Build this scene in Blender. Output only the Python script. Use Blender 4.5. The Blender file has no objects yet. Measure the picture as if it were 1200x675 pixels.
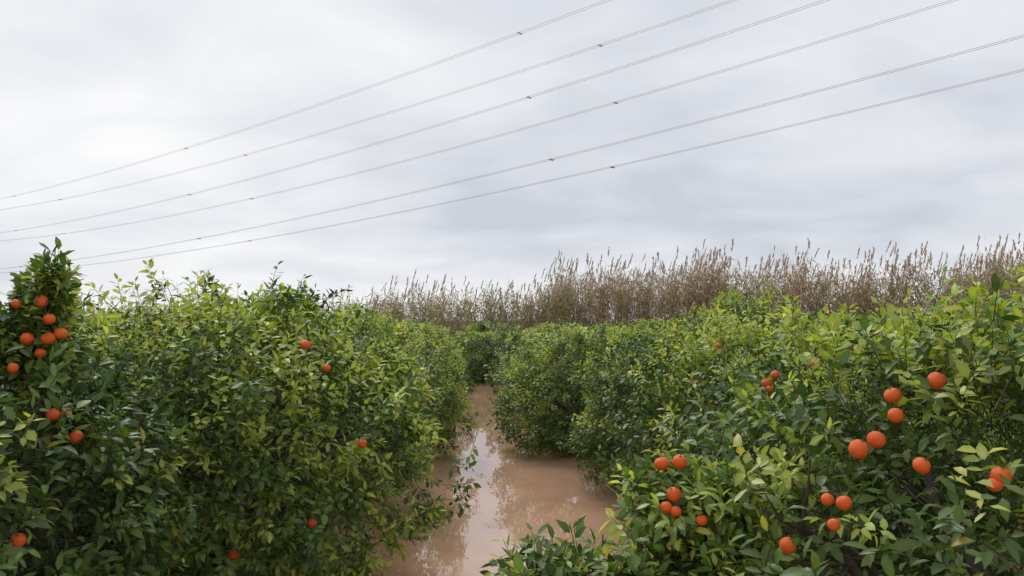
import bpy, math, random
import numpy as np
from mathutils import Vector

scene = bpy.context.scene
rng = np.random.default_rng(7)
random.seed(7)
EYE = np.array([0.0, 0.0, 2.3])

# ------------------------------------------------------------------ helpers
def link(ob, parent=None):
    scene.collection.objects.link(ob)
    if parent is not None:
        ob.parent = parent
    return ob

def empty(name, loc=(0, 0, 0)):
    e = bpy.data.objects.new(name, None)
    e.empty_display_size = 0.3
    e.location = loc
    return link(e)

def nrm(v):
    return v / np.maximum(np.linalg.norm(v, axis=-1, keepdims=True), 1e-9)

def sinnoise(P, seed, freq):
    r = np.random.default_rng(seed)
    out = np.zeros(len(P))
    for k in range(7):
        d = r.normal(size=3); d /= np.linalg.norm(d)
        f = freq * r.uniform(0.6, 1.7)
        out += np.sin(P @ d * f + r.uniform(0, 6.28)) * r.uniform(0.6, 1.0)
    return out / 3.0

class Builder:
    def __init__(self):
        self.v = []; self.l = []; self.s = []; self.c = []; self.n = 0
    def add_template(self, verts, faces, cols):
        N, K, _ = verts.shape
        if N == 0: return
        flat = np.concatenate([np.array(f) for f in faces])
        sizes = np.array([len(f) for f in faces])
        base = self.n + np.arange(N)[:, None] * K
        self.l.append((base + flat[None, :]).ravel())
        self.s.append(np.tile(sizes, N))
        self.v.append(verts.reshape(-1, 3))
        if cols.ndim == 2:
            cols = np.repeat(cols[:, None, :], K, axis=1)
        self.c.append(cols.reshape(-1, 3))
        self.n += N * K
    def mesh(self, name, mat, smooth=True):
        V = np.concatenate(self.v).astype(np.float32)
        L = np.concatenate(self.l).astype(np.int32)
        S = np.concatenate(self.s).astype(np.int32)
        C = np.concatenate(self.c).astype(np.float32)
        me = bpy.data.meshes.new(name)
        me.vertices.add(len(V)); me.vertices.foreach_set("co", V.ravel())
        me.loops.add(len(L)); me.loops.foreach_set("vertex_index", L)
        me.polygons.add(len(S))
        starts = np.concatenate([[0], np.cumsum(S)[:-1]]).astype(np.int32)
        me.polygons.foreach_set("loop_start", starts)
        me.polygons.foreach_set("use_smooth", np.full(len(S), smooth))
        at = me.attributes.new("tint", 'FLOAT_COLOR', 'POINT')
        C4 = np.concatenate([C, np.ones((len(C), 1), np.float32)], axis=1)
        at.data.foreach_set("color", C4.ravel().astype(np.float32))
        me.materials.append(mat)
        me.update(calc_edges=True)
        return me

# ------------------------------------------------------------------ materials
def new_mat(name):
    m = bpy.data.materials.new(name); m.use_nodes = True
    nt = m.node_tree; nt.nodes.clear()
    return m, nt, nt.nodes, nt.links

def mat_leaf(name, rough=0.40, trans=0.25, spec=0.42, boost=(1.6, 1.7, 0.8), under=(0.17, 0.23, 0.07)):
    m, nt, N, Lk = new_mat(name)
    out = N.new("ShaderNodeOutputMaterial")
    at = N.new("ShaderNodeAttribute"); at.attribute_name = "tint"
    geo = N.new("ShaderNodeNewGeometry")
    back = N.new("ShaderNodeMix"); back.data_type = 'RGBA'
    back.inputs["B"].default_value = (*under, 1)
    bf = N.new("ShaderNodeMath"); bf.operation = 'MULTIPLY'; bf.inputs[1].default_value = 0.4
    Lk.new(geo.outputs["Backfacing"], bf.inputs[0])
    Lk.new(bf.outputs[0], back.inputs["Factor"]); Lk.new(at.outputs["Color"], back.inputs["A"])
    p = N.new("ShaderNodeBsdfPrincipled")
    Lk.new(back.outputs["Result"], p.inputs["Base Color"])
    p.inputs["Roughness"].default_value = rough
    p.inputs["Specular IOR Level"].default_value = spec
    tr = N.new("ShaderNodeBsdfTranslucent")
    tm = N.new("ShaderNodeVectorMath"); tm.operation = 'MULTIPLY'; tm.inputs[1].default_value = boost
    Lk.new(at.outputs["Color"], tm.inputs[0]); Lk.new(tm.outputs[0], tr.inputs["Color"])
    mx = N.new("ShaderNodeMixShader"); mx.inputs[0].default_value = trans
    Lk.new(p.outputs[0], mx.inputs[1]); Lk.new(tr.outputs[0], mx.inputs[2])
    Lk.new(mx.outputs[0], out.inputs["Surface"])
    return m

def mat_simple(name, c1, c2, scale, rough=0.8, bump=0.0, bscale=30, spec=0.5, detail=5):
    m, nt, N, Lk = new_mat(name)
    out = N.new("ShaderNodeOutputMaterial"); p = N.new("ShaderNodeBsdfPrincipled")
    tc = N.new("ShaderNodeTexCoord"); noi = N.new("ShaderNodeTexNoise")
    noi.inputs["Scale"].default_value = scale; noi.inputs["Detail"].default_value = detail
    Lk.new(tc.outputs["Object"], noi.inputs["Vector"])
    cr = N.new("ShaderNodeValToRGB")
    cr.color_ramp.elements[0].position = 0.35; cr.color_ramp.elements[0].color = (*c1, 1)
    cr.color_ramp.elements[1].position = 0.65; cr.color_ramp.elements[1].color = (*c2, 1)
    Lk.new(noi.outputs["Fac"], cr.inputs[0]); Lk.new(cr.outputs[0], p.inputs["Base Color"])
    p.inputs["Roughness"].default_value = rough
    p.inputs["Specular IOR Level"].default_value = spec
    if bump > 0:
        n2 = N.new("ShaderNodeTexNoise"); n2.inputs["Scale"].default_value = bscale
        n2.inputs["Detail"].default_value = 3
        Lk.new(tc.outputs["Object"], n2.inputs["Vector"])
        b = N.new("ShaderNodeBump"); b.inputs["Strength"].default_value = bump
        b.inputs["Distance"].default_value = 0.01
        Lk.new(n2.outputs["Fac"], b.inputs["Height"]); Lk.new(b.outputs[0], p.inputs["Normal"])
    Lk.new(p.outputs[0], out.inputs["Surface"])
    return m

M_LEAF = mat_leaf("citrus_leaf")
M_REED = mat_leaf("reed_straw", rough=0.85, trans=0.2, spec=0.05, boost=(1.1, 1.0, 0.9), under=(.38, .31, .21))
M_BARK = mat_simple("citrus_bark", (0.05, 0.04, 0.03), (0.13, 0.105, 0.08), 9, 0.9, 0.6, 40)
M_ORANGE = mat_simple("orange_peel", (0.76, 0.095, 0.012), (0.86, 0.165, 0.018), 9, 0.40, 0.35, 120, spec=0.45, detail=2)
M_CALYX = mat_simple("calyx", (0.06, 0.08, 0.02), (0.12, 0.12, 0.04), 60, 0.8)
M_WIRE = mat_simple("aluminium_cable", (0.30, 0.30, 0.31), (0.38, 0.38, 0.39), 2, 0.6)
M_SOIL = mat_simple("wet_soil", (0.09, 0.06, 0.035), (0.16, 0.115, 0.07), 1.6, 0.85, 0.8, 6)

# muddy flood water
m, nt, N, Lk = new_mat("muddy_water")
out = N.new("ShaderNodeOutputMaterial"); p = N.new("ShaderNodeBsdfPrincipled")
tc = N.new("ShaderNodeTexCoord"); noi = N.new("ShaderNodeTexNoise")
noi.inputs["Scale"].default_value = 0.9; noi.inputs["Detail"].default_value = 5
noi.inputs["Distortion"].default_value = 0.8
Lk.new(tc.outputs["Object"], noi.inputs["Vector"])
cr = N.new("ShaderNodeValToRGB")
cr.color_ramp.elements[0].position = 0.3; cr.color_ramp.elements[0].color = (0.50, 0.285, 0.185, 1)
cr.color_ramp.elements[1].position = 0.7; cr.color_ramp.elements[1].color = (0.60, 0.36, 0.24, 1)
Lk.new(noi.outputs["Fac"], cr.inputs[0]); Lk.new(cr.outputs[0], p.inputs["Base Color"])
p.inputs["Roughness"].default_value = 0.008
p.inputs["IOR"].default_value = 1.8
n2 = N.new("ShaderNodeTexNoise"); n2.inputs["Scale"].default_value = 2.4; n2.inputs["Detail"].default_value = 4
Lk.new(tc.outputs["Object"], n2.inputs["Vector"])
b = N.new("ShaderNodeBump"); b.inputs["Strength"].default_value = 0.05; b.inputs["Distance"].default_value = 0.03
Lk.new(n2.outputs["Fac"], b.inputs["Height"]); Lk.new(b.outputs[0], p.inputs["Normal"])
Lk.new(p.outputs[0], out.inputs["Surface"])
M_WATER = m

# ------------------------------------------------------------------ world
SUN_EL, SUN_AZ = math.radians(50), math.radians(-25)
w = bpy.data.worlds.new("World"); scene.world = w; w.use_nodes = True
nt = w.node_tree; N = nt.nodes; Lk = nt.links; N.clear()
out = N.new("ShaderNodeOutputWorld")
sky = N.new("ShaderNodeTexSky"); sky.sky_type = 'NISHITA'; sky.sun_disc = False
sky.sun_elevation = SUN_EL; sky.sun_rotation = SUN_AZ
bg1 = N.new("ShaderNodeBackground"); bg1.inputs["Strength"].default_value = 0.08
Lk.new(sky.outputs[0], bg1.inputs["Color"])
tc = N.new("ShaderNodeTexCoord"); nz = N.new("ShaderNodeVectorMath"); nz.operation = 'NORMALIZE'
Lk.new(tc.outputs["Generated"], nz.inputs[0])
sp = N.new("ShaderNodeSeparateXYZ"); Lk.new(nz.outputs[0], sp.inputs[0])
def M(op, a, b=None, clamp=False):
    n = N.new("ShaderNodeMath"); n.operation = op; n.use_clamp = clamp
    for i, x in enumerate((a, b)):
        if x is None: continue
        if isinstance(x, (int, float)): n.inputs[i].default_value = x
        else: Lk.new(x, n.inputs[i])
    return n.outputs[0]
zc = M('ADD', M('MAXIMUM', sp.outputs["Z"], 0.0), 0.24)
cx = N.new("ShaderNodeCombineXYZ")
Lk.new(M('DIVIDE', sp.outputs["X"], zc), cx.inputs[0]); Lk.new(M('DIVIDE', sp.outputs["Y"], zc), cx.inputs[1])
def wn(scale, detail, rough, dist, off):
    mp = N.new("ShaderNodeMapping"); mp.inputs["Location"].default_value = off
    mp.inputs["Scale"].default_value = (0.9, 1.15, 1)
    Lk.new(cx.outputs[0], mp.inputs[0])
    n = N.new("ShaderNodeTexNoise"); n.inputs["Scale"].default_value = scale
    n.inputs["Detail"].default_value = detail; n.inputs["Roughness"].default_value = rough
    n.inputs["Distortion"].default_value = dist
    Lk.new(mp.outputs[0], n.inputs["Vector"]); return n.outputs["Fac"]
nA = wn(0.75, 3, 0.45, 0.2, (3.1, 1.7, 0)); nB = wn(2.3, 5, 0.5, 0.35, (8.3, 4.4, 2))
f = M('ADD', M('MULTIPLY', nA, 0.60), M('MULTIPLY', nB, 0.40))
sd = Vector((math.sin(SUN_AZ) * math.cos(SUN_EL), math.cos(SUN_AZ) * math.cos(SUN_EL), math.sin(SUN_EL)))
dt = N.new("ShaderNodeVectorMath"); dt.operation = 'DOT_PRODUCT'; dt.inputs[1].default_value = sd
Lk.new(nz.outputs[0], dt.inputs[0])
glow = M('MULTIPLY', M('POWER', M('MAXIMUM', dt.outputs["Value"], 0.0), 5.0), 0.34)
hz = M('MULTIPLY', M('POWER', M('SUBTRACT', 1.0, M('ABSOLUTE', sp.outputs["Z"]), True), 18.0), 0.20)
f2 = M('ADD', M('ADD', f, glow), M('SUBTRACT', hz, 0.05))
cr = N.new("ShaderNodeValToRGB"); e = cr.color_ramp.elements
e[0].position = 0.36; e[0].color = (0.60, 0.64, 0.715, 1)
e[1].position = 0.71; e[1].color = (1.0, 1.0, 1.0, 1)
k = e.new(0.52); k.color = (0.79, 0.81, 0.865, 1)
Lk.new(f2, cr.inputs[0])
bg2 = N.new("ShaderNodeBackground"); bg2.inputs["Strength"].default_value = 1.0
Lk.new(cr.outputs[0], bg2.inputs["Color"])
mx = N.new("ShaderNodeMixShader"); mx.inputs[0].default_value = 0.97
Lk.new(bg1.outputs[0], mx.inputs[1]); Lk.new(bg2.outputs[0], mx.inputs[2])
Lk.new(mx.outputs[0], out.inputs["Surface"])

sl = bpy.data.lights.new("sun", 'SUN'); sl.energy = 1.5; sl.angle = math.radians(28); sl.color = (1, 0.97, 0.92)
so = bpy.data.objects.new("sun", sl); link(so)
so.rotation_euler = sd.to_track_quat('Z', 'Y').to_euler()

# ------------------------------------------------------------------ ground + water
def reed_line_y(x):
    return np.interp(x, [-90, -40, -5, 3, 34, 90], [120, 88, 58, 52, 44, 36])
nx, ny = 140, 160
xs = np.sign(np.linspace(-1, 1, nx)) * np.abs(np.linspace(-1, 1, nx)) ** 2.2 * 900
ys = -60 + np.linspace(0, 1, ny) ** 2.2 * 1400
X, Y = np.meshgrid(xs, ys)
bank = np.clip((Y - (reed_line_y(X) - 3.0)) / 4.0, 0, 1)
Z = -0.30 + bank * 0.8 + 0.05 * np.sin(X * 0.9) * np.cos(Y * 0.7)
V = np.stack([X, Y, Z], -1).reshape(-1, 3)
F = [(j * nx + i, j * nx + i + 1, (j + 1) * nx + i + 1, (j + 1) * nx + i) for j in range(ny - 1) for i in range(nx - 1)]
me = bpy.data.meshes.new("ground"); me.from_pydata(V.tolist(), [], F); me.materials.append(M_SOIL)
me.polygons.foreach_set("use_smooth", np.full(len(F), True))
link(bpy.data.objects.new("ground", me))
me = bpy.data.meshes.new("water")
me.from_pydata([(-120, -50, 0), (120, -50, 0), (120, 130, 0), (-120, 130, 0)], [], [(0, 1, 2, 3)])
me.materials.append(M_WATER)
link(bpy.data.objects.new("flood_water", me))

# ------------------------------------------------------------------ citrus trees
LEAF_F = [(0, 1, 2), (0, 2, 3), (1, 4, 5, 2), (2, 5, 6, 3), (4, 7, 5), (5, 7, 6)]

def add_leaves(B, r, P, Dir, Nn, Ls, col, wr=0.225):
    n = len(P)
    S = nrm(np.cross(Dir, Nn)); Nn = nrm(np.cross(S, Dir))
    fold = r.uniform(0.05, 0.5, n); curl = r.uniform(-0.08, 0.42, n); tw = r.uniform(-.2, .2, n)
    w = Ls * wr * r.uniform(0.78, 1.2, n)
    spec = [(0, 0), (.32, -.95), (.32, 0), (.32, .95), (.68, -.82), (.68, 0), (.68, .82), (1, 0)]
    out = np.empty((n, 8, 3))
    for i, (x, y) in enumerate(spec):
        z = -curl * Ls * x * x + fold * w * abs(y) + tw * w * y * x * 3
        out[:, i] = P + Dir * (Ls * x)[:, None] + S * (w * y)[:, None] + Nn * z[:, None]
    C = np.repeat(col[:, None, :], 8, axis=1)
    C[:, [2, 5]] *= 1.18; C[:, [4, 6]] *= r.uniform(.8, 1.1, (n, 1, 1)); C[:, 7] *= r.uniform(.75, 1.15, (n, 1))
    B.add_template(out, LEAF_F, C)

def prism(B, P0, P1, r0, r1, col):
    D = nrm(P1 - P0)
    A = np.where(np.abs(D[:, 2:3]) < 0.9, np.array([[0, 0, 1.0]]), np.array([[1.0, 0, 0]]))
    U = nrm(np.cross(D, A)); W = np.cross(D, U)
    out = np.empty((len(P0), 6, 3))
    for i in range(3):
        a = i * 2.0944
        o = U * math.cos(a) + W * math.sin(a)
        out[:, i] = P0 + o * r0; out[:, 3 + i] = P1 + o * r1
    B.add_template(out, [(0, 1, 4, 3), (1, 2, 5, 4), (2, 0, 3, 5)], col)

class Canopy:
    def __init__(self, a, H, seed, blobs=(), z0=0.12, p=2.15, wz=.46):
        self.a = a; self.H = H; self.seed = seed; self.blobs = blobs
        self.cz = z0 + (H - z0) * wz; self.cu = H - self.cz; self.cd = self.cz - z0
        self.p = p
    def radius(self, d):
        rho = np.hypot(d[:, 0], d[:, 1])
        c = np.where(d[:, 2] > 0, self.cu, self.cd)
        p = np.where(d[:, 2] > 0, self.p, 2.8)
        r0 = ((rho / self.a) ** p + (np.abs(d[:, 2]) / c) ** p) ** (-1 / p)
        b = 0.11 * sinnoise(d, self.seed + 11, 4.0) + 0.085 * sinnoise(d, self.seed + 12, 9)
        return r0 * (1 + b)
    def inside(self, p):
        q = p - np.array([0, 0, self.cz]); L = np.linalg.norm(q)
        if L < self.radius((q / max(L, 1e-6))[None])[0]: return True
        return any(np.linalg.norm(p - np.array(c)) < rr for c, rr in self.blobs)

def foliage_mesh(name, can, nshoot, fruits=(), yellow=0.16, extra=None, K=9, lsc=1.0, nbr=60):
    r = np.random.default_rng(can.seed)
    ncl = nshoot // 9
    cd = nrm(r.normal(size=(ncl, 3))); coff = r.normal(0, .06, ncl); cy = r.random(ncl)
    ci = r.integers(0, ncl, nshoot); tuft = r.random(nshoot) < 0.66
    d = nrm(r.normal(size=(nshoot, 3)))
    d = np.where(tuft[:, None], nrm(cd[ci] + r.normal(size=(nshoot, 3)) * 0.052), d)
    R = can.radius(d)
    f = np.where(r.random(nshoot) < 0.66, 1 - np.abs(r.normal(0, 0.075, nshoot)), r.uniform(.5, .92, nshoot))
    f = np.where(tuft, 1 + coff[ci] + r.normal(0, .03, nshoot), f)
    yv = np.where(tuft, cy[ci] * .75 + r.random(nshoot) * .25, r.random(nshoot))
    ctr = np.array([0, 0, can.cz])
    pos = ctr + d * (R * f)[:, None]
    nor = nrm(np.stack([d[:, 0] / can.a, d[:, 1] / can.a, d[:, 2] / can.cu], 1))
    for c, rr in can.blobs:
        nb = int(400 * (rr / 0.35) ** 2)
        db = nrm(r.normal(size=(nb, 3)))
        fr_ = r.uniform(.45, 1.0, nb) * (1 + .16 * sinnoise(db, can.seed + 50, 5))
        pos = np.concatenate([pos, np.array(c) + db * (rr * fr_)[:, None] * np.array([1, 1, 1.1])])
        nor = np.concatenate([nor, db]); f = np.concatenate([f, np.ones(nb)]); yv = np.concatenate([yv, r.random(nb)])
    n = len(pos)
    g = sinnoise(pos, can.seed + 5, 5.0)
    keep = (pos[:, 2] > 0.08) & ~((g < -0.38) & (f > 0.82) & (r.random(n) < 0.88))
    pos, nor, f, yv = pos[keep], nor[keep], f[keep], yv[keep]
    n = len(pos)
    hrel = np.clip((pos[:, 2] - 0.2) / (can.H - 0.2), 0, 1.2)
    up = np.array([0, 0, 1.0])
    D = nrm(nor * 0.75 + up * (0.75 * hrel - 0.12)[:, None] + r.normal(size=(n, 3)) * 0.40)
    L = r.uniform(0.10, 0.24, n)
    P0 = pos - D * (L * 0.7)[:, None]
    bd = nrm(r.normal(size=(nbr, 3)) + np.array([0, 0, .45])); bR = can.radius(bd)
    bp = ctr + bd * (bR * r.uniform(.92, 1.0, nbr))[:, None]
    bD = nrm(bd * .8 + up * r.uniform(.0, .9, (nbr, 1)) + r.normal(size=(nbr, 3)) * .35)
    bl = r.uniform(.3, 1.25, nbr); by = r.random(nbr) < .45
    xP, xD, xy_ = [], [], []
    for sgm in range(3):
        ok = (bl > sgm * .45) & (bp[:, 2] > .25)
        xP.append(bp[ok] + bD[ok] * .12 * sgm + np.array([0, 0, -.012]) * sgm ** 2); xD.append(nrm(bD[ok] + r.normal(size=(ok.sum(), 3)) * .22)); xy_.append(by[ok])
    P0 = np.concatenate([P0] + xP); D = np.concatenate([D] + xD)
    nx_ = sum(len(q) for q in xP)
    L = np.concatenate([L, r.uniform(.13, .20, nx_)]); f = np.concatenate([f, np.ones(nx_)])
    yv = np.concatenate([yv, np.where(np.concatenate(xy_), 0.0, 1.0)])
    if extra is not None:
        P0 = np.concatenate([P0, extra[0]]); D = np.concatenate([D, extra[1]]); k = len(extra[0])
        L = np.concatenate([L, r.uniform(.12, .24, k)]); f = np.concatenate([f, np.ones(k)]); yv = np.concatenate([yv, r.random(k)])
    n = len(P0); hrel = np.clip((P0[:, 2] - 0.1) / (can.H - 0.2), 0, 1.2)
    gg = sinnoise(P0, can.seed + 21, 2.6)
    py = yellow * np.clip(0.35 + 1.6 * hrel ** 1.6 + 0.9 * gg, 0.08, 2.9) * (f > 0.87)
    young = yv < py
    t = np.clip(0.42 + 0.30 * gg + r.normal(0, .27, n), 0, 1)[:, None]
    dark = np.array([0.030, 0.074, 0.018]); mid = np.array([0.150, 0.245, 0.040])
    sc = dark * (1 - t) + mid * t
    ty = r.random((n, 1))
    yc = np.array([0.27, 0.37, 0.045]) * (1 - ty) + np.array([0.60, 0.63, 0.14]) * ty
    sc = np.where(young[:, None], yc, sc)
    B = Builder()
    U = nrm(np.cross(D, r.normal(size=(n, 3)))); W = np.cross(D, U)
    for j in range(K):
        tt = (j + 0.6) / K
        m = r.random(n) < 0.93
        ph = j * 2.399 + r.normal(0, .35, n)
        al = np.radians(82 - 48 * tt + r.normal(0, 14, n))
        ld = D * np.cos(al)[:, None] + (U * np.cos(ph)[:, None] + W * np.sin(ph)[:, None]) * np.sin(al)[:, None]
        ld = nrm(ld + np.array([0, 0, -0.22]) + r.normal(size=(n, 3)) * 0.12)
        nn = D * 0.6 + up * 0.75 + r.normal(size=(n, 3)) * 0.4
        P = P0 + D * (L * tt)[:, None] + ld * 0.012
        Ls = lsc * r.uniform(0.055, 0.10, n) * np.where(young, 0.9, 1.0) * (1.0 - 0.25 * (j == K - 1))
        col = sc * r.uniform(0.68, 1.32, (n, 1)) * np.stack([r.uniform(.85, 1.2, n), np.ones(n), r.uniform(.8, 1.2, n)], 1)
        sick = r.random(n) < 0.008
        col[sick] = np.array([0.50, 0.38, 0.05])
        cen = P + ld * (Ls * 0.5)[:, None]
        for fp, fd in fruits:
            q = cen - fp; s = np.clip(q @ fd, 0, 0.26)
            dist = np.linalg.norm(q - s[:, None] * fd, axis=1)
            m &= dist > 0.041
        add_leaves(B, r, P[m], ld[m], nn[m], Ls[m], col[m])
    ok = np.ones(n, bool)
    for fp, fd in fruits:
        q = P0 + D * (L * .5)[:, None] - fp; s = np.clip(q @ fd, 0, 0.30)
        ok &= np.linalg.norm(q - s[:, None] * fd, axis=1) > 0.10
    stc = np.where(young[:, None], np.array([[.14, .2, .05]]), np.array([[.07, .075, .04]]))
    back = P0 - D * 0.12 + r.normal(size=(n, 3)) * 0.03
    prism(B, back[ok], P0[ok], .0035, .0028, stc[ok])
    prism(B, P0[ok], (P0 + D * L[:, None])[ok], .0028, .0015, stc[ok])
    return B.mesh(name, M_LEAF)

def tube(pts, rad, sides=7):
    verts, faces = [], []
    for i, (p, r) in enumerate(zip(pts, rad)):
        p = Vector(p)
        d = (Vector(pts[min(i + 1, len(pts) - 1)]) - Vector(pts[max(i - 1, 0)])).normalized()
        u = d.cross(Vector((0.3, 1, 0.1))).normalized(); v = d.cross(u)
        for k in range(sides):
            a = k * 2 * math.pi / sides
            verts.append(tuple(p + (u * math.cos(a) + v * math.sin(a)) * r))
    for i in range(len(pts) - 1):
        for k in range(sides):
            k2 = (k + 1) % sides
            faces.append((i * sides + k, i * sides + k2, (i + 1) * sides + k2, (i + 1) * sides + k))
    return verts, faces

def trunk_mesh(name, a, H, seed):
    rr = random.Random(seed)
    VV, FF = [], []
    def put(pts, rad, s=7):
        v, f = tube(pts, rad, s); o = len(VV); VV.extend(v)
        FF.extend([tuple(i + o for i in q) for q in f])
    put([(0, 0, -.4), (0.02, 0, 0.0), (0.03, .02, .3), (0.0, .03, .55)], [.13, .10, .085, .08], 10)
    for i in range(7):
        az = i * 0.9 + rr.uniform(-.3, .3); reach = a * rr.uniform(.55, .8); top = H * rr.uniform(.5, .8)
        pts = []; rad = []
        for k in range(7):
            t = k / 6
            q = (math.cos(az) * reach * t ** .8 + rr.uniform(-.04, .04), math.sin(az) * reach * t ** .8 + rr.uniform(-.04, .04),
                 .45 + (top - .45) * (t ** 1.2) + rr.uniform(-.03, .03))
            pts.append(q); rad.append(.05 * (1 - t) + .012)
        put(pts, rad)
        for k in range(2, 7):
            for _ in range(4):
                s = Vector(pts[k]); dd = Vector((math.cos(az) + rr.uniform(-1.2, 1.2), math.sin(az) + rr.uniform(-1.2, 1.2), rr.uniform(-.7, 1.1))).normalized()
                Ln = rr.uniform(.3, .55); q2 = []
                for z in range(4):
                    q2.append(tuple(s + dd * Ln * z / 3 + Vector((rr.uniform(-.03, .03), rr.uniform(-.03, .03), rr.uniform(-.03, .03) * z))))
                put(q2, [.011, .008, .006, .003], 5)
    me = bpy.data.meshes.new(name); me.from_pydata(VV, [], FF); me.materials.append(M_BARK)
    me.polygons.foreach_set("use_smooth", np.full(len(FF), True))
    return me

import bmesh
def make_fruit():
    bm = bmesh.new()
    bmesh.ops.create_uvsphere(bm, u_segments=24, v_segments=16, radius=1.0)
    for v in bm.verts:
        z = v.co.z; rho = math.hypot(v.co.x, v.co.y)
        v.co.z = z * 0.95 - (0.10 * math.exp(-(rho / .28) ** 2) if z > 0 else 0.0) + (0.03 * math.exp(-(rho / .15) ** 2) if z < 0 else 0)
    for f in bm.faces: f.smooth = True; f.material_index = 0
    c = bm.verts.new((0, 0, .89)); ring = []
    for k in range(10):
        a = k * math.pi / 5; rr_ = .24 if k % 2 == 0 else .11
        ring.append(bm.verts.new((rr_ * math.cos(a), rr_ * math.sin(a), .90)))
    for k in range(10):
        f = bm.faces.new((c, ring[k], ring[(k + 1) % 10])); f.material_index = 1
    res = bmesh.ops.create_cone(bm, segments=6, radius1=.05, radius2=.035, depth=1.6, cap_ends=True)
    for v in res["verts"]:
        v.co.z += 1.68
        for f in v.link_faces: f.material_index = 1
    me = bpy.data.meshes.new("orange_fruit"); bm.to_mesh(me); bm.free()
    me.materials.append(M_ORANGE); me.materials.append(M_CALYX)
    return me
FRUIT = make_fruit()

TR = [trunk_mesh("citrus_trunk_%d" % i, 1.6, 2.4, 40 + i) for i in range(3)]

def hang_fruit(parent, p, dia, r):
    o = bpy.data.objects.new("orange_fruit", FRUIT); link(o, parent)
    o.location = p; s = dia / 2 * .95; o.scale = (s * r.uniform(.92, 1.05), s * r.uniform(.92, 1.05), s * r.uniform(.9, 1.06))
    o.rotation_euler = (r.uniform(-.5, .5), r.uniform(-.5, .5), r.uniform(0, 6))

HERO = {}
def hero_tree(key, x, y, a, H, seed, fruit_az=(), nshoot=4600, blobs=(), yellow=.16, extra=None, p=2.15, nbr=60, wz=.46):
    can = Canopy(a, H, seed, blobs, p=p, wz=wz)
    loc = np.array([x, y, 0.0]); fr = []
    for u, s, dia in fruit_az:
        d = np.array([u, 1.0, s]); t = 1.0; hit = None
        while t < y + 3:
            if can.inside(EYE + d * t - loc): hit = t; break
            t += 0.02
        if hit is None:
            print("MISS", key, u, s); continue
        q = EYE + d * (hit + 0.01) - loc
        fr.append((q, nrm(-d), dia))
    me = foliage_mesh("foliage_" + key, can, nshoot, [(q[0], q[1]) for q in fr], yellow, extra, nbr=nbr)
    e = empty("orange_tree", (x, y, 0))
    link(bpy.data.objects.new("foliage", me), e)
    tr = link(bpy.data.objects.new("trunk", TR[seed % 3]), e); tr.scale = (a / 1.65, a / 1.65, H / 2.45)
    rr = random.Random(seed)
    for q, _, dia in fr: hang_fruit(e, q, dia, rr)
    HERO[key] = (me, a, H)

def U(px): return (px - 600) / 924
def Sl(py): return (375 - py) / 924
def fl(lst): return [(U(a), Sl(b), d) for a, b, d in lst]

hero_tree("L0", -3.25, 4.3, 1.3, 2.3, 101, fl([
    (48, 353, .074), (58, 374, .068), (33, 397, .076), (57, 397, .074), (72, 391, .068), (49, 414, .06), (19, 356, .055),
    (65, 485, .070), (80, 483, .064), (93, 511, .072), (17, 431, .055), (28, 630, .07)]),
    nshoot=3600, blobs=[((.70, -.05, 2.22), .24), ((.62, .1, 2.42), .13), ((.80, -.1, 2.52), .10), ((.35, -.6, 2.15), .28), ((.2, -.5, 2.38), .18)], yellow=.20, nbr=40)
hero_tree("L1", -2.47, 6.7, 1.7, 2.42, 202, fl([
    (358, 404, .085), (383, 431, .07), (426, 519, .075), (368, 610, .07), (278, 646, .08), (110, 438, .06)]), yellow=.42, nshoot=5000, nbr=90)
hero_tree("L2", -2.85, 9.8, 1.8, 2.32, 303, fl([(489, 470, .09), (404, 575, .07)]), yellow=.34, p=2.0, wz=.36)
re = np.random.default_rng(5)
ne = 150
tl = re.uniform(0, 1, ne)
exP = np.stack([-2.05 - .62 * tl, np.full(ne, -.40) - .12 * tl, 1.02 + .14 * tl], 1) + re.normal(size=(ne, 3)) * np.stack([.05 + 0 * tl, .10 + 0 * tl, .11 * (1.2 - tl)], 1)
exD = nrm(np.array([-.7, -.1, .4]) + re.normal(size=(ne, 3)) * .5)
hero_tree("R0", 2.75, 4.0, 1.95, 2.28, 404, fl([
    (1044, 463, .080), (1047, 486, .066), (1003, 525, .084), (1024, 514, .078), (1076, 544, .070), (1096, 446, .082),
    (1168, 556, .072), (1160, 566, .060), (953, 427, .062), (897, 449, .062), (907, 439, .058), (900, 456, .05),
    (774, 542, .074), (795, 540, .076), (788, 577, .070), (779, 592, .058), (790, 597, .055), (820, 607, .056),
    (919, 636, .070), (985, 587, .06), (966, 583, .055), (973, 612, .05)]),
    nshoot=5400, blobs=[((-.30, -.75, 2.12), .24), ((.0, -.7, 2.25), .26), ((-1.9, -.15, 1.26), .40), ((-2.22, -.4, .97), .28), ((-1.75, -.5, .85), .42)],
    yellow=.36, extra=(exP, exD), p=2.0, nbr=50)
hero_tree("R1", 2.85, 7.5, 1.7, 2.12, 505, fl([(748, 440, .07), (842, 405, .06)]), yellow=.38)
hero_tree("R2", 2.6, 10.9, 1.85, 2.12, 606, fl([(664, 511, .07)]), yellow=.32, p=2.0, wz=.38)
for k_, a_, H_, sd_ in (("F0", 1.75, 2.2, 711), ("F1", 1.75, 2.2, 722), ("F2", 1.75, 2.2, 733)):
    HERO[k_] = (foliage_mesh("foliage_" + k_, Canopy(a_, H_, sd_, p=2.0, wz=.38), 1900, (), .32, K=7, lsc=1.5, nbr=40), a_, H_)

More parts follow.
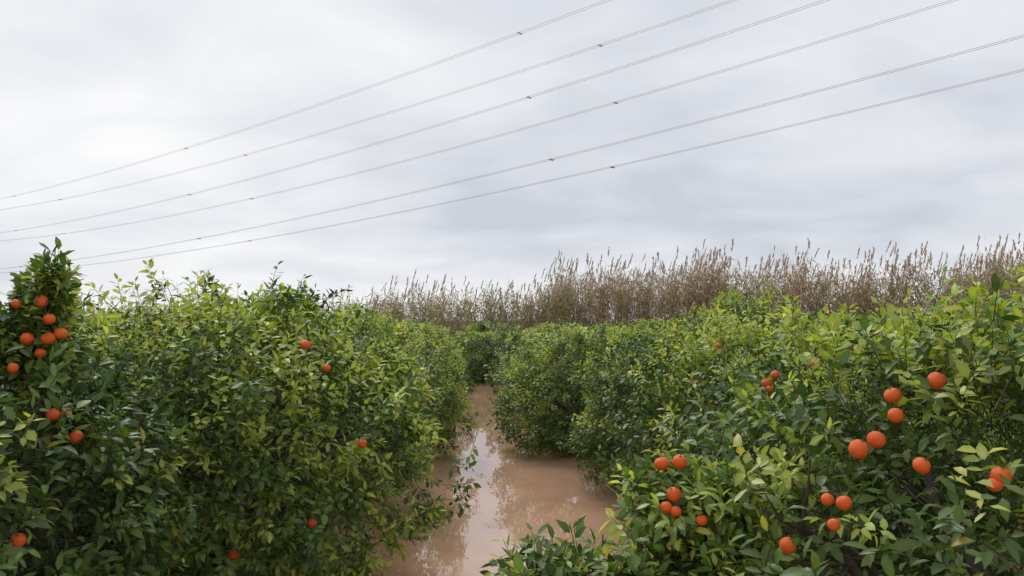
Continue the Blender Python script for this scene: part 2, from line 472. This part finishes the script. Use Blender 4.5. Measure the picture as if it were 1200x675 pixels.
def inst(x, y, a, H, r, parent=None, near=False):
    k = r.choice(["L2", "R1", "R2"]) if near else r.choice(["F0", "F1", "F2"])
    me, a0, H0 = HERO[k]
    if parent is None:
        e = empty("orange_tree", (x, y, 0)); off = (0, 0, 0)
    else:
        e = parent; off = (x, y, 0)
    rz = r.uniform(0, 6.28)
    parts = [("foliage", me, a / a0, H / H0)]
    if y < 24: parts.append(("trunk", TR[0], a / 1.65, H / 2.45))
    for nm, mm, sx, sz in parts:
        o = link(bpy.data.objects.new(nm, mm), e); o.location = off
        o.scale = (sx, sx, sz); o.rotation_euler = (0, 0, rz)
    for _ in range(r.choice([0, 1, 1, 2])):
        az = r.uniform(3.4, 6.0); h = r.uniform(.35, .75)
        rho = a * (1 - abs(h - .45) ** 2.5 * 2.2) * .95
        hang_fruit(e, (off[0] + rho * math.cos(az), off[1] + rho * math.sin(az), H * h), .07, r)

r = random.Random(3)
for x, y, a, H in [(-2.45, 13.0, 1.6, 2.12), (-2.7, 16.3, 1.65, 2.05), (-2.95, 19.6, 1.65, 2.0), (-3.15, 23.0, 1.65, 1.95), (-3.25, 26.5, 1.65, 1.95),
                   (1.65, 14.2, 1.75, 1.95), (1.65, 17.6, 1.75, 1.95), (1.4, 21.2, 1.75, 1.9), (1.2, 25.0, 1.75, 1.9),
                   (4.6, 14.8, 1.8, 2.6), (6.6, 11.5, 1.8, 2.3), (6.5, 7.6, 1.8, 2.3), (7.8, 15.0, 1.8, 2.4),
                   (-6.3, 8.2, 1.8, 2.5), (-6.4, 11.8, 1.8, 2.5), (-6.3, 15.5, 1.8, 2.45), (-6.6, 4.6, 1.7, 2.3)]:
    inst(x, y, a, H, r, near=(y < 17 and abs(x) < 5))
orch = empty("orange_orchard")
for (x, y) in [(-1.0, 30), (-.9, 33.5), (-1.2, 37), (1.6, 29), (2.0, 32.5), (1.5, 36), (-3.6, 30), (-3.8, 33.8), (-4, 37.5)]:
    inst(x, y, 1.8, r.uniform(1.85, 2.05), r, orch)
for row in range(-9, 10):
    if row == 0: continue
    xc = row * 4.5 + (1.6 if row > 0 else -1.8)
    for k in range(14):
        y = 5 + k * 3.4 + r.uniform(-.3, .3)
        x = xc + r.uniform(-.3, .3)
        if abs(row) <= 1 and y < 18: continue
        if abs(x) > .72 * y + 3: continue
        if y > float(reed_line_y(x)) - 7: continue
        inst(x, y, r.uniform(1.7, 2.0), r.uniform(1.9, 2.25) + (.3 if y < 20 else 0), r, orch)

# ------------------------------------------------------------------ reed bed
r = np.random.default_rng(99)
n = 8000
u = r.random(n); x = -60 + 115 * u
y = reed_line_y(x) + 6.5 * r.random(n) ** 1.3 + sinnoise(np.stack([x, x * 0, x * 0], 1), 3, .5) * 1.0
Q = np.stack([x, y, x * 0], 1)
cl = sinnoise(Q, 8, .6); cl2 = sinnoise(Q, 9, 1.8)
h = 3.9 + 0.6 * cl + .5 * cl2 + np.clip(r.normal(0, .65, n), -1.3, 1.2) + np.interp(x, [-60, -18, -8, 2.6, 4, 10, 34], [-1.2, -1.0, -.15, -.15, .9, .9, 1.4])
keep = r.random(n) < np.interp(x, [-60, -18, -10, 2, 2.5], [.35, .4, .6, .7, 1.0]) * np.clip(.75 + .6 * cl2, .18, 1)
x, y, h, cl, cl2 = x[keep], y[keep], h[keep], cl[keep], cl2[keep]; n = len(x)
base = np.stack([x, y, np.full(n, .1)], 1)
lean = np.stack([r.normal(.10, .38, n) + .9 * sinnoise(base, 17, .9), r.normal(-.25, .3, n), np.zeros(n)], 1)
tone = np.clip(.5 + .3 * cl + .2 * cl2 + r.normal(0, .25, n), 0, 1)[:, None]
straw = np.array([.60, .48, .32]); brown = np.array([.31, .235, .165]); olive = np.array([.29, .31, .13])
green = (r.random(n) < np.interp(x, [-60, 2, 5, 40], [.55, .5, .20, .18]))[:, None]
rc = np.where(green, olive, brown * (1 - tone) + straw * tone)
B = Builder()
def spine(t):
    return base + np.stack([np.zeros(n), np.zeros(n), h * t], 1) + lean * (t ** 2.2 * h * .22)[:, None]
az = r.uniform(0, 3.14, n); side = np.stack([np.cos(az), np.sin(az) * .4, az * 0], 1)
T = [0, .35, .65, .85, 1.0]; Wd = [.016, .014, .012, .008, .004]
vv = np.empty((n, 10, 3))
for i, t in enumerate(T):
    c = spine(np.full(n, t)); vv[:, 2 * i] = c - side * Wd[i]; vv[:, 2 * i + 1] = c + side * Wd[i]
B.add_template(vv, [(2 * i, 2 * i + 1, 2 * i + 3, 2 * i + 2) for i in range(4)], rc * 1.1)
def blade(P, dirh, Ln, Wv, rise, drop, col):
    k = len(P); out = np.empty((k, 7, 3))
    sd_ = nrm(np.cross(dirh, np.array([0, 0, 1.0])) + r.normal(size=(k, 3)) * .5)
    for i, (t, wv) in enumerate([(0, .6), (.4, 1), (.75, .7)]):
        c = P + dirh * (Ln * t)[:, None] * .75 + np.stack([P[:, 0] * 0, P[:, 0] * 0, Ln * (rise * t - drop * t * t)], 1)
        out[:, 2 * i] = c - sd_ * (Wv * wv)[:, None]; out[:, 2 * i + 1] = c + sd_ * (Wv * wv)[:, None]
    out[:, 6] = P + dirh * Ln[:, None] * .75 + np.stack([P[:, 0] * 0, P[:, 0] * 0, Ln * (rise - drop)], 1)
    B.add_template(out, [(0, 1, 3, 2), (2, 3, 5, 4), (4, 5, 6)], col)
for j in range(24):
    t = np.clip(((j + r.random(n)) / 24) ** .85 * .84 + .08, 0, .93)
    P = spine(t); a_ = r.uniform(0, 6.28, n)
    dh = nrm(np.stack([np.cos(a_) + .35, np.sin(a_) * .7, a_ * 0], 1))
    blade(P, dh, r.uniform(.35, .8, n), r.uniform(.018, .042, n), r.uniform(.4, 1.2, n), r.uniform(.5, 2.0, n), rc * r.uniform(.55, 1.3, (n, 1)))
pl = r.random(n) < .34
psway = r.normal(.5, .35, n)
for j in range(28):
    tz = r.random(n)
    P = (spine(np.ones(n)) + np.stack([psway * tz * .25, 0 * tz, (tz - .35) * .62], 1))[pl]; k = len(P); a_ = r.uniform(0, 6.28, k)
    dh = nrm(np.stack([np.cos(a_) * .5 + psway[pl], np.sin(a_) * .5, a_ * 0], 1)) * r.uniform(.15, .5, (k, 1))
    blade(P, dh, r.uniform(.18, .38, k), r.uniform(.022, .042, k), r.uniform(.5, 1.0, k), r.uniform(0, .5, k),
          np.array([.60, .51, .41]) * r.uniform(.7, 1.25, (k, 1)))
link(bpy.data.objects.new("reed_bed", B.mesh("reed_bed", M_REED)))

# ------------------------------------------------------------------ power lines
nP = np.array([.610, .793]); dP = np.array([-.793, .610])
LINES = [(60, [(170, 25.7), (104.7, 26.75), (44.1, 30.1)], 104.7), (66, [(187, 25.7), (99.3, 26.1), (40.3, 29.3)], 99.3),
         (60, [(170, 19.1), (103.6, 20.0), (43.6, 23.6)], 103.6), (66, [(162, 18.6), (97.6, 19.6), (39.8, 23.2)], 97.6),
         (60, [(141, 12.4), (43.4, 17.1), (4.8, 20.6)], 101.0), (66, [(153, 12.2), (40, 17.0), (5.3, 20.0)], 98.0)]
for c, pts, sp0 in LINES:
    tt = np.array([q[0] for q in pts]); zz = np.array([q[1] for q in pts])
    co = np.polyfit(tt, zz, 2)
    def P(t, off=0.0, dz=0.0):
        xy = nP * (c + off) + dP * t
        return (xy[0], xy[1], np.polyval(co, t) + dz)
    VV, FF = [], []
    def put(v, f):
        o = len(VV); VV.extend(v); FF.extend([tuple(i + o for i in q) for q in f])
    for off in (-.2, .2):
        ts = np.linspace(-70, 260, 90)
        put(*tube([P(t, off) for t in ts], [.0145] * len(ts), 5))
    for t0 in (sp0, sp0 - 59.5, sp0 + 60, sp0 - 119):
        put(*tube([P(t0, -.24), P(t0, .24)], [.035, .035], 6))
        for off in (-.2, .2):
            put(*tube([P(t0 - .22, off, -.01), P(t0, off, -.05), P(t0 + .22, off, -.01)], [.03, .06, .03], 6))
    me = bpy.data.meshes.new("power_line"); me.from_pydata(VV, [], FF); me.materials.append(M_WIRE)
    link(bpy.data.objects.new("power_line", me))

# ------------------------------------------------------------------ camera
cam = bpy.data.cameras.new("camera"); co_ = bpy.data.objects.new("camera", cam); link(co_)
cam.sensor_width = 36; cam.lens = 27.72; cam.clip_start = 0.05; cam.clip_end = 3000
co_.location = tuple(EYE); co_.rotation_euler = (math.radians(92.32), 0, 0)
scene.camera = co_
scene.view_settings.view_transform = 'Standard'; scene.view_settings.look = 'None'
scene.view_settings.exposure = 0; scene.view_settings.gamma = 1
